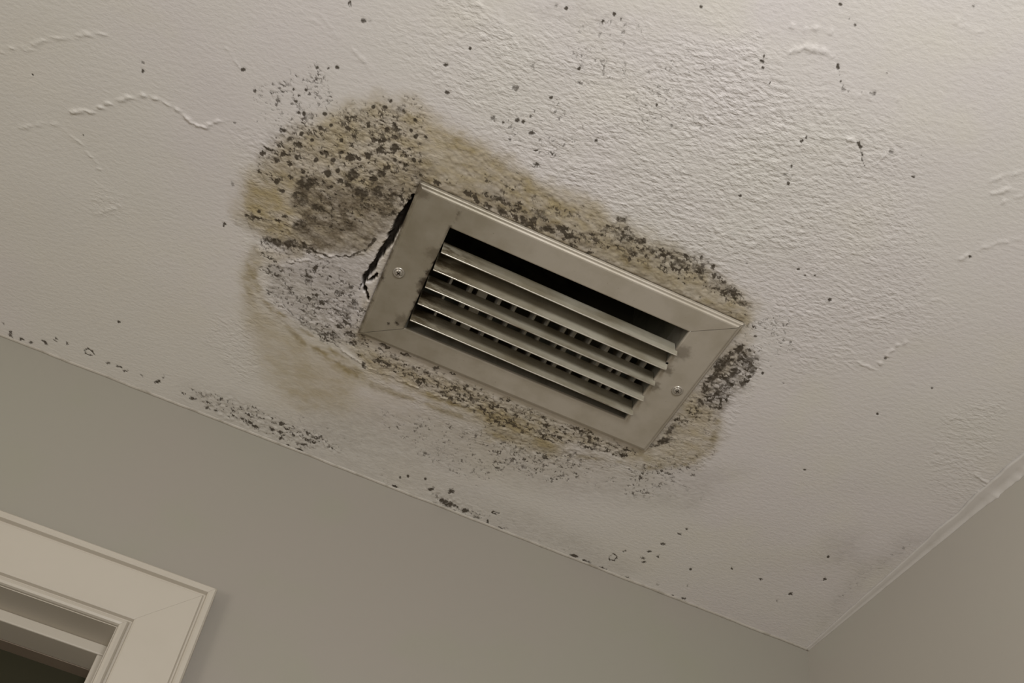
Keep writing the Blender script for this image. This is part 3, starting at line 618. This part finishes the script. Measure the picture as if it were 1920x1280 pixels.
mold_and_gap_dark = np.zeros(sh)
hole = np.zeros(sh)
relief = np.zeros(sh)
for x, y, a, b, ang, s in SPOTS:
    w = window(x, x, y, y, a * 1.6 + 5)
    px, py = (UX[w] - x, UY[w] - y) if a > 3.4 else ((VX[w] + X[w]) / 2 - x, (VY[w] + Y[w]) / 2 - y)
    c, sn = math.cos(math.radians(ang)), math.sin(math.radians(ang))
    q = np.hypot((px * c + py * sn) / a, (-px * sn + py * c) / b)
    big = 1.0 if a > 6 else 0.0
    tex = 1 - big * 0.45 * sstep(0.45, 0.7, fbm(X[w] / 3.0, Y[w] / 3.0, 77, 3))
    mold_and_gap_dark[w] = np.maximum(mold_and_gap_dark[w], s * tex * (1 - sstep(0.45, 1.30, q)))
for k, s, pts in STROKES:
    xs = [p[0] for p in pts]
    ys = [p[1] for p in pts]
    hw = max(p[2] for p in pts)
    w = window(min(xs), max(xs), min(ys), max(ys), hw * 3 + 5)
    px, py = VX[w], VY[w]
    acc = np.zeros(px.shape)
    for (ax, ay, aw), (bx, by, bw) in zip(pts, pts[1:]):
        d, t = seg_dist(px, py, ax, ay, bx, by)
        wd = aw + (bw - aw) * t
        if k in 'co':
            acc = np.maximum(acc, np.exp(-(d / (wd * 0.9)) ** 2))
        else:
            acc = np.maximum(acc, 1 - sstep(0.65, 1.25, d / wd))
    if k == 'c':
        lump = sstep(0.40, 0.66, fbm(VX[w] / 8, VY[w] / 4.5, 91, 2))
        relief[w] += s * 1.15 * acc * (0.15 + lump)
    elif k == 'h':
        hole[w] = np.maximum(hole[w], s * acc)
    elif k == 'o':
        acc = acc * (0.25 + 0.75 * sstep(0.36, 0.62, fbm(X[w] / 16, Y[w] / 10, 95, 3)))
        lay['s'][w] = 1 - (1 - lay['s'][w]) * (1 - s * acc)
        lay['g'][w] = 1 - (1 - lay['g'][w]) * (1 - s * 0.45 * acc)
    else:
        brk = 0.45 + 0.55 * sstep(0.38, 0.55, fbm(X[w] / 4, Y[w] / 4, 93, 2))
        mold_and_gap_dark[w] = np.maximum(mold_and_gap_dark[w], s * acc * brk)


def level(n):
    """spread a noise field evenly over 0..1"""
    return 0.5 + 0.5 * np.tanh((n - 0.5) * 4.2)


JX = X + (fbm(X / 1.9, Y / 1.9, 7, 2) - 0.5) * 4.0
JY = Y + (fbm(X / 1.9, Y / 1.9, 8, 2) - 0.5) * 4.0
nd = level(fbm(JX / 3.7, JY / 2.6, 11, 3))
ne = level(fbm(JX / 3.0, JY / 2.3, 12, 2))
tone = 0.45 + 0.65 * level(fbm(X / 7, Y / 7, 17, 3))
nc = level(fbm(X / 22, Y / 22, 13, 2))
d_ = np.clip(lay['d'] * (0.72 + 0.5 * nc), 0, 1)
e_ = np.clip(lay['e'] * (0.45 + 1.0 * nc), 0, 1)
fd = sstep(-0.04, 0.20, nd - (1 - d_ * 0.62)) * np.clip(lay['d'] * 2, 0, 1) * tone
fe = sstep(-0.03, 0.15, ne - (1 - e_ * 0.53)) * np.clip(lay['e'] * 1.6, 0, 1) * 0.75 * tone
stray = sstep(0.0, 0.03, level(fbm(X / 4.0, Y / 3.4, 14, 2)) - 0.99) * 0.3
mold_and_gap_dark = np.maximum(mold_and_gap_dark, np.maximum(fd * 0.9, np.maximum(fe, stray)))
mold_and_gap_dark = np.maximum(np.minimum(mold_and_gap_dark, 0.95), hole * 1.35)  # painted darkness of the split shares the mould channel

stain = lay['s'] * (0.72 + 0.45 * level(fbm(X / 26, Y / 12, 15, 3)))
grime = lay['g'] * (0.45 + 0.75 * level(fbm(X / 9, Y / 7, 16, 4)))
grime = np.maximum(grime, 0.48 * lay['d'] * (0.3 + 0.8 * nd))
tex = np.clip(0.08 + lay['r'], 0, 1)
tex = tex * (0.75 + 0.5 * nc)

# relief: rippled skin of old paint, lumps where it is stained, raised cracks, open splits
c, sn = math.cos(0.30), math.sin(0.30)
RX, RY = X * c - Y * sn, X * sn + Y * c
rip = 1 - np.abs(2 * fbm(RX / 11.0, RY / 4.6, 21, 3) - 1) * 1.6
rip2 = fbm(RX / 26.0, RY / 15.0, 22, 3)
ed = sstep(0.0, 0.10, -np.minimum(X, 0) / 100.0) * sstep(0.0, 0.10, -np.minimum(Y, 0) / 100.0)
lump = fbm(X / 6, Y / 5, 23, 3)
hgt = (0.62 * tex * rip + 0.9 * tex * rip2) * ed * 0.9
hgt += np.clip(lay['d'] * 1.3 + lay['g'] * 0.8 + lay['s'] * 0.3, 0, 1) * (lump - 0.5) * 2.4
hgt += relief - mold_and_gap_dark * 0.35 - hole * 12.0
hgt += (fbm(X / 120, Y / 120, 24, 2) - 0.5) * 1.5 * ed
Z = H - hgt / 1000.0
under = (X > -819) & (X < -411) & (Y > -473) & (Y < -239)
dist_in = np.minimum(np.minimum(X + 819, -411 - X), np.minimum(Y + 473, -239 - Y))
flat = np.where(under, sstep(0, 5, dist_in), 0)
Z = Z * (1 - flat) + (H + 0.0015) * flat
Z = np.maximum(Z, H - 0.0045)
# bowed away from the walls' top edges only by the caulk, so the rim itself is true
rim = (X > -0.5) | (Y > -0.5)
Z = np.where(rim, H, Z)

nx, ny = len(gx), len(gy)
idx = np.arange(nx * ny).reshape(ny, nx)
cx, cy = (gx[:-1] + gx[1:]) / 2, (gy[:-1] + gy[1:]) / 2
CX, CY = np.meshgrid(cx, cy)
keep = ~((CX > -771) & (CX < -460) & (CY > -440) & (CY < -274))
quads = np.stack([idx[:-1, :-1], idx[1:, :-1], idx[1:, 1:], idx[:-1, 1:]], -1)[keep]
me = bpy.data.meshes.new('ceiling')
me.vertices.add(nx * ny)
me.vertices.foreach_set('co', np.stack([X / 1000, Y / 1000, Z], -1).astype(np.float32).ravel())
nq = len(quads)
me.loops.add(nq * 4)
me.loops.foreach_set('vertex_index', quads.astype(np.int32).ravel())
me.polygons.add(nq)
me.polygons.foreach_set('loop_start', np.arange(0, nq * 4, 4, dtype=np.int32))
me.polygons.foreach_set('use_smooth', np.ones(nq, bool))
me.update(calc_edges=True)
at = me.attributes.new('soil', 'FLOAT_COLOR', 'POINT')
at.data.foreach_set('color', np.clip(np.stack([stain, grime, mold_and_gap_dark, tex], -1), 0, 1.2).astype(np.float32).ravel())
me.materials.append(M_CEIL)
ceiling = bpy.data.objects.new('ceiling', me)
C.objects.link(ceiling)
tag(ceiling, 'off-white textured ceiling with mould and water stains around the air vent', kind='structure')

# ------------------------------------------------------------------ walls (door opening cut out)
DX1, DZ1 = -0.9545, H - 0.3740          # right jamb and head of the opening
DX0 = DX1 - 0.78
WT = 0.22                                # wall thickness
bm = bmesh.new()
box(bm, -2.6, DX0, 0.0, WT, 0.0, H + 0.02)
box(bm, DX1, 0.0, 0.0, WT, 0.0, H + 0.02)
box(bm, DX0, DX1, 0.0, WT, DZ1, H + 0.02)
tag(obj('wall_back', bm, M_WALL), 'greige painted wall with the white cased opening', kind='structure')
bm = bmesh.new()
box(bm, 0.0, 0.12, -3.0, WT, 0.0, H + 0.02)
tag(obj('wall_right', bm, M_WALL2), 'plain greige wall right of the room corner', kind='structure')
bm = bmesh.new()
box(bm, -2.6, 0.12, -3.0, 1.2, -0.05, 0.0)
tag(obj('floor', bm, paint('floor_boards', (0.30, 0.24, 0.17), 0.5, 0.3)), 'floor of the room', kind='structure')


# ------------------------------------------------------------------ caulk along the wall tops
def jitter(t, seed, sc=1.0):
    return float(fbm(np.array([t * sc]), np.array([0.37 * seed]), seed, 3)[0] - 0.5)


bm = bmesh.new()
st = []
for i in range(0, 521):
    x = -2.6 + i * 0.005
    k = jitter(x * 1000, 41, 1 / 28)
    h = 0.0021 + 0.0020 * k
    o = 0.0022 + 0.0012 * k
    st.append([(x, 0.0006, H - h), (x, -0.0018, H - h), (x, -0.0030, H - h * 0.55), (x, -0.0034 - o * 0.3, H - 0.0006), (x, 0.0006, H + 0.0005)])
sweep(bm, st)
tag(obj('trim_1', bm, M_CAULK, smooth=True), 'thin caulk bead between ceiling and back wall', kind='structure')
bm = bmesh.new()
st = []
for i in range(0, 801):
    y = -3.0 + i * 0.00375
    near = min(1.0, max(0.0, (-y - 0.02) / 0.42))
    k = jitter(y * 1000, 51, 1 / 9)
    k2 = jitter(y * 1000, 52, 1 / 40)
    jag = (abs(k) * 0.012 + 0.0012 * ((y * 110) % 1.0)) * max(0.0, min(1.0, (-y - 0.375) / 0.02))
    h = 0.0024 + 0.0016 * near + 0.002 * k2 * near + jag
    w = 0.006 + 0.018 * near + 0.008 * k2 * near
    st.append([(0.0006, y, H - h), (-0.0010, y, H - h), (-0.0020, y, H - h * 0.60), (-w * 0.45, y, H - 0.0016), (-w * 0.8, y, H - 0.0011), (-w, y, H - 0.0001), (0.0006, y, H + 0.0005)])
sweep(bm, st)
tag(obj('trim_2', bm, paint('ceiling_paint_on_caulk', (0.54, 0.50, 0.455), 0.6, 0.35, (0.36, 0.32, 0.26), 30), smooth=True), 'uneven caulk strip between ceiling and right wall', kind='structure')

# ------------------------------------------------------------------ door opening
door = bpy.data.objects.new('door_1', None)
C.objects.link(door)
door.location = (DX1, 0, 0)
tag(door, 'white cased doorway in the back wall with a dark slab for the dark room beyond', kind='structure')


def part(name, bm, mat, parent=door, **kw):
    for v in bm.verts:
        v.co -= parent.location
    return obj(name, bm, mat, parent, **kw)


# casing profile: distance outward from the opening's edge, projection from the wall
PROF = [(0.0, 0.0), (0.0, 0.0125), (0.0012, 0.0150), (0.0040, 0.0162), (0.0080, 0.0150), (0.0096, 0.0128), (0.0106, 0.0100),
        (0.0128, 0.0100), (0.0142, 0.0142), (0.0165, 0.0155), (0.0730, 0.0172), (0.0765, 0.0172), (0.0782, 0.0150), (0.0800, 0.0150),
        (0.0815, 0.0205), (0.0840, 0.0222), (0.0885, 0.0222), (0.0905, 0.0205), (0.0909, 0.0180), (0.0909, 0.0)]


def frame_pt(corner, d, p):
    # corner: 0 bottom left, 1 top left, 2 top right, 3 bottom right
    x = {0: DX0 - d, 1: DX0 - d, 2: DX1 + d, 3: DX1 + d}[corner]
    z = {0: 0.0, 1: DZ1 + d, 2: DZ1 + d, 3: 0.0}[corner]
    return (x, -p, z)


def casing(a, b, name, gap):
    bm = bmesh.new()
    sa = [frame_pt(a, d, p) for d, p in PROF]
    sb = [frame_pt(b, d, p) for d, p in PROF]
    g = Vector((gap[0], 0, gap[1]))
    sweep(bm, [[Vector(q) + g * (1 if True else 0) for q in sa], [Vector(q) + g for q in sb]])
    part(name, bm, M_TRIM)


casing(1, 2, 'casing_head', (0, 0.0001))
casing(0, 1, 'casing_side', (-0.0001, 0))
casing(2, 3, 'casing_side', (0.0001, 0))
# jamb lining, stop, dark slab for the dark room beyond
bm = bmesh.new()
T = 0.001
box(bm, DX0, DX1, -0.0100, WT, DZ1 - T, DZ1)
box(bm, DX1 - T, DX1, -0.0100, WT, 0, DZ1 - T)
box(bm, DX0, DX0 + T, -0.0100, WT, 0, DZ1 - T)
part('jamb', bm, M_TRIM)
bm = bmesh.new()
S = 0.0155
box(bm, DX0 + T, DX1 - T, 0.0361, 0.078, DZ1 - S, DZ1 - T)
box(bm, DX1 - S + 0.003, DX1 - T, 0.0361, 0.078, 0, DZ1 - S)
box(bm, DX0 + T, DX0 + S, 0.0361, 0.078, 0, DZ1 - S)
part('door_stop', bm, M_TRIM, bevel=0.0015)
bm = bmesh.new()
box(bm, DX0 + T, DX1 - T, 0.078, 0.099, DZ1 - S - 0.0008, DZ1 - T)  # light soffit, its shadow put into the brown colour
tag(part('head_soffit', bm, paint('soffit_shadow_brown', (0.20, 0.155, 0.115), 0.5)), 'light soffit strip coloured brown for its shadow')
bm = bmesh.new()
box(bm, DX0 + 0.004, DX1 - 0.004, 0.099, 0.135, 0.005, DZ1 - 0.004)
part('dark_slab', bm, M_DARK_BEYOND)  # flat dark slab added in place of the unlit room beyond

# ------------------------------------------------------------------ air vent
vent = bpy.data.objects.new('air_vent', None)
C.objects.link(vent)
VC = Vector((-0.6153, -0.3565, H))
vent.location = VC
tag(vent, 'dirty metal ceiling air vent with five louvers and two screws, surrounded by mould', 'air vent')


def vpart(name, bm, mat, parent=vent, **kw):
    for v in bm.verts:
        v.co -= VC
    return obj(name, bm, mat, parent, **kw)


OX0, OX1, OY0, OY1 = -0.8160, -0.4143, -0.4700, -0.2430       # rim on the ceiling
IX0, IX1, IY0, IY1 = -0.7663, -0.4643, -0.4346, -0.2795       # opening
# (towards the opening 0..1 or absolute offset, drop below the ceiling)
RIM = [(0.0, 0.0, 0.0000), (0.0, 0.0, 0.0032), (0.0008, 0, 0.0042), (0.0030, 0, 0.0046), (0.0042, 0, 0.0062), (0.0056, 0, 0.0066)]
INN = [(0.0016, 0.0066), (0.0004, 0.0062), (0.0, 0.0053), (0.0, 0.0026), (0.0012, 0.0024), (0.0012, 0.0046)]


def rim_pt(c, i):
    sx, sy = ((0, 0), (1, 0), (1, 1), (0, 1))[c]
    ox, oy = (OX0, OX1)[sx], (OY0, OY1)[sy]
    ix, iy = (IX0, IX1)[sx], (IY0, IY1)[sy]
    dx, dy = (1, -1)[sx], (1, -1)[sy]
    if i < len(RIM):
        o, _, d = RIM[i]
        return Vector((ox + dx * o, oy + dy * o, H - d))
    o, d = INN[i - len(RIM)]
    return Vector((ix - dx * o, iy - dy * o, H - d))


NP = len(RIM) + len(INN)
bm = bmesh.new()
for a in range(4):
    b = (a + 1) % 4
    pa = [rim_pt(a, i) for i in range(NP)]
    pb = [rim_pt(b, i) for i in range(NP)]
    # hairline mitre joints at the two corners where the bars have opened up
    e = (pb[0] - pa[0]).normalized() * 0.00035
    if a in (1, 3): pa = [q + e for q in pa]
    if b in (1, 3): pb = [q - e for q in pb]
    sweep(bm, [pa, pb], closed_profile=False, caps=False)
frame = vpart('frame', bm, M_FRAME)
# object-space patterns on the vent are written in room coordinates
for mt in (M_FRAME, M_LOUV):
    nt = mt.node_tree
    tc = [n for n in nt.nodes if n.bl_idname == 'ShaderNodeTexCoord'][0]
    add = nt.nodes.new('ShaderNodeVectorMath')
    add.operation = 'ADD'
    add.inputs[1].default_value = VC
    links = [l for l in nt.links if l.from_node == tc]
    to = [l.to_socket for l in links]
    for l in links: nt.links.remove(l)
    nt.links.new(tc.outputs['Object'], add.inputs[0])
    for s in to: nt.links.new(add.outputs[0], s)

# collar that carries the louvers, then the duct above it
def tube(o, z0, z1):
    return [[(IX0 - o, IY0 - o, z), (IX1 + o, IY0 - o, z), (IX1 + o, IY1 + o, z), (IX0 - o, IY1 + o, z)] for z in (z0, z1)]


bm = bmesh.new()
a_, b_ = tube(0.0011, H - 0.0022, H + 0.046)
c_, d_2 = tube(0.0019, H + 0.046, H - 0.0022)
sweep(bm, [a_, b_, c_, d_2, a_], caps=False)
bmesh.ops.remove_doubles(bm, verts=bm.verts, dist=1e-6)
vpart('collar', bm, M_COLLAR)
bm = bmesh.new()
dz = H + 0.30
st = tube(0.0026, H - 0.0010, dz)
rings = [[bm.verts.new(q) for q in s] for s in st]
for i in range(4):
    bm.faces.new((rings[0][i], rings[0][(i + 1) % 4], rings[1][(i + 1) % 4], rings[1][i]))
bm.faces.new(rings[1])
vpart('duct', bm, M_DUCT)

# louvers: lower edge left y, right y, depth, lean towards the room side
LOUV = [(-0.4064, -0.4039, 0.0240, 0.0019), (-0.3808, -0.3793, 0.0300, -0.0050), (-0.3543, -0.3518, 0.0262, 0.0013),
        (-0.3283, -0.3243, 0.0272, 0.0000), (-0.3013, -0.2977, 0.0272, 0.0004)]
LZ = H - 0.0155
LX0, LX1 = IX0 + 0.0016, IX1 - 0.0004
LXE = IX1 + 0.0022                       # the lip overhangs the frame a little at the right end
for n, (yl, yr, dep, lean) in enumerate(LOUV):
    bm = bmesh.new()
    bn = bmesh.new()
    st, sn_ = [], []
    th = 0.0011
    K = 40
    for i in range(K + 1):
        t = i / K
        x = LX0 + (LX1 - LX0) * t
        y = yl + (yr - yl) * t + 0.0005 * jitter(x * 1000, 60 + n, 1 / 60)
        z = LZ + 0.0006 * jitter(x * 1000, 80 + n, 1 / 45)
        ring = []
        prof = [(0.0, 0.0), (0.30, 0.0009), (0.65, 0.0007), (1.0, 0.0)]
        front = [(x, y + lean * q - c_ - th / 2, z + 0.0012 + (dep - 0.0012) * q) for q, c_ in prof]
        back = [(x, y + lean * q - c_ + th / 2, z + 0.0012 + (dep - 0.0012) * q) for q, c_ in reversed(prof)]
        st.append(front + back)
        sn_.append([(x, y + 0.00080 * math.cos(a), z + 0.0006 + 0.00065 * math.sin(a)) for a in [k * math.pi / 4 for k in range(8)]])
    # below the frame the blade runs on past the opening's right edge
    tip = st[-1]
    low = [(LXE, q[1], min(q[2], H - 0.0072)) for q in tip]
    sweep(bm, st)
    sweep(bm, [[(LX1 - 0.0002, q[1], min(q[2], H - 0.0072)) for q in tip], low])
    sn_.append([(LXE, q[1], q[2]) for q in sn_[-1]])
    sweep(bn, sn_)
    lo = vpart('louver', bm, M_LOUV)
    vpart('louver_lip', bn, M_NOSE, smooth=True).parent = lo

# rear vanes crossing behind the louvers
for x, th, z0, z1 in [(-0.7369, 2.6, 12, 40), (-0.7116, 4.6, 12, 40), (-0.6960, 13, 20, 36), (-0.674, 4.2, 14, 40), (-0.654, 3, 12, 40), (-0.6281, 3, 12, 40),
                      (-0.6101, 2.8, 12, 40), (-0.5876, 3, 12, 40), (-0.5752, 5.2, 12, 40), (-0.5525, 2.6, 14, 40), (-0.5297, 4.8, 12, 40),
                      (-0.5105, 2.6, 12, 40), (-0.4994, 4.2, 12, 40), (-0.4785, 3, 12, 40)]:
    bm = bmesh.new()
    h = th / 2000
    box(bm, x - h, x + h, IY0 + 0.060 if th > 10 else IY0 + 0.057, IY1 - 0.003, H + z0 / 1000, H + z1 / 1000)
    vpart('rear_vane', bm, M_VANE, bevel=0.0006)


# screws
def screw(x, y, rot):
    root = vent
    zz = H - 0.0066
    bm = bmesh.new()
    R = 0.0070
    # domed washer head: lathe from the rim to the edge of the recess
    prof = [(R, 0.0), (R, 0.0007), (R * 0.93, 0.0014), (R * 0.80, 0.0018), (R * 0.74, 0.0015), (R * 0.70, 0.0011), (R * 0.66, 0.0016), (R * 0.50, 0.0024), (R * 0.42, 0.0026)]
    NS = 48
    rings = [[bm.verts.new((x + r * math.cos(2 * math.pi * k / NS), y + r * math.sin(2 * math.pi * k / NS), zz - d)) for k in range(NS)] for r, d in prof]
    for a, b in zip(rings, rings[1:]):
        for k in range(NS):
            bm.faces.new((a[k], a[(k + 1) % NS], b[(k + 1) % NS], b[k]))
    # cross shaped rim of the recess: radius of the cross outline at each angle
    def cross(t):
        t = (t - rot) % (math.pi / 2)
        t = min(t, math.pi / 2 - t)
        w, l = R * 0.11, R * 0.40
        r1 = l / max(math.cos(t), 1e-6)
        r2 = w / max(math.sin(t), 1e-6)
        return max(R * 0.155, min(r1, r2))
    up = [bm.verts.new((x + cross(2 * math.pi * k / NS) * math.cos(2 * math.pi * k / NS), y + cross(2 * math.pi * k / NS) * math.sin(2 * math.pi * k / NS), zz - 0.0027)) for k in range(NS)]
    for k in range(NS):
        bm.faces.new((rings[-1][k], rings[-1][(k + 1) % NS], up[(k + 1) % NS], up[k]))
    s = vpart('screw', bm, M_SCREW, smooth=True)
    bm = bmesh.new()
    a_ = [bm.verts.new((x + cross(2 * math.pi * k / NS) * math.cos(2 * math.pi * k / NS), y + cross(2 * math.pi * k / NS) * math.sin(2 * math.pi * k / NS), zz - 0.0027)) for k in range(NS)]
    b_ = [bm.verts.new((x + 0.6 * (v.co.x - x), y + 0.6 * (v.co.y - y), zz - 0.0004)) for v in a_]
    for k in range(NS):
        bm.faces.new((a_[k], a_[(k + 1) % NS], b_[(k + 1) % NS], b_[k]))
    bm.faces.new(b_)
    vpart('cross_recess', bm, M_SLOT).parent = s


screw(-0.7990, -0.3526, 0.5)
screw(-0.4317, -0.3527, 0.15)
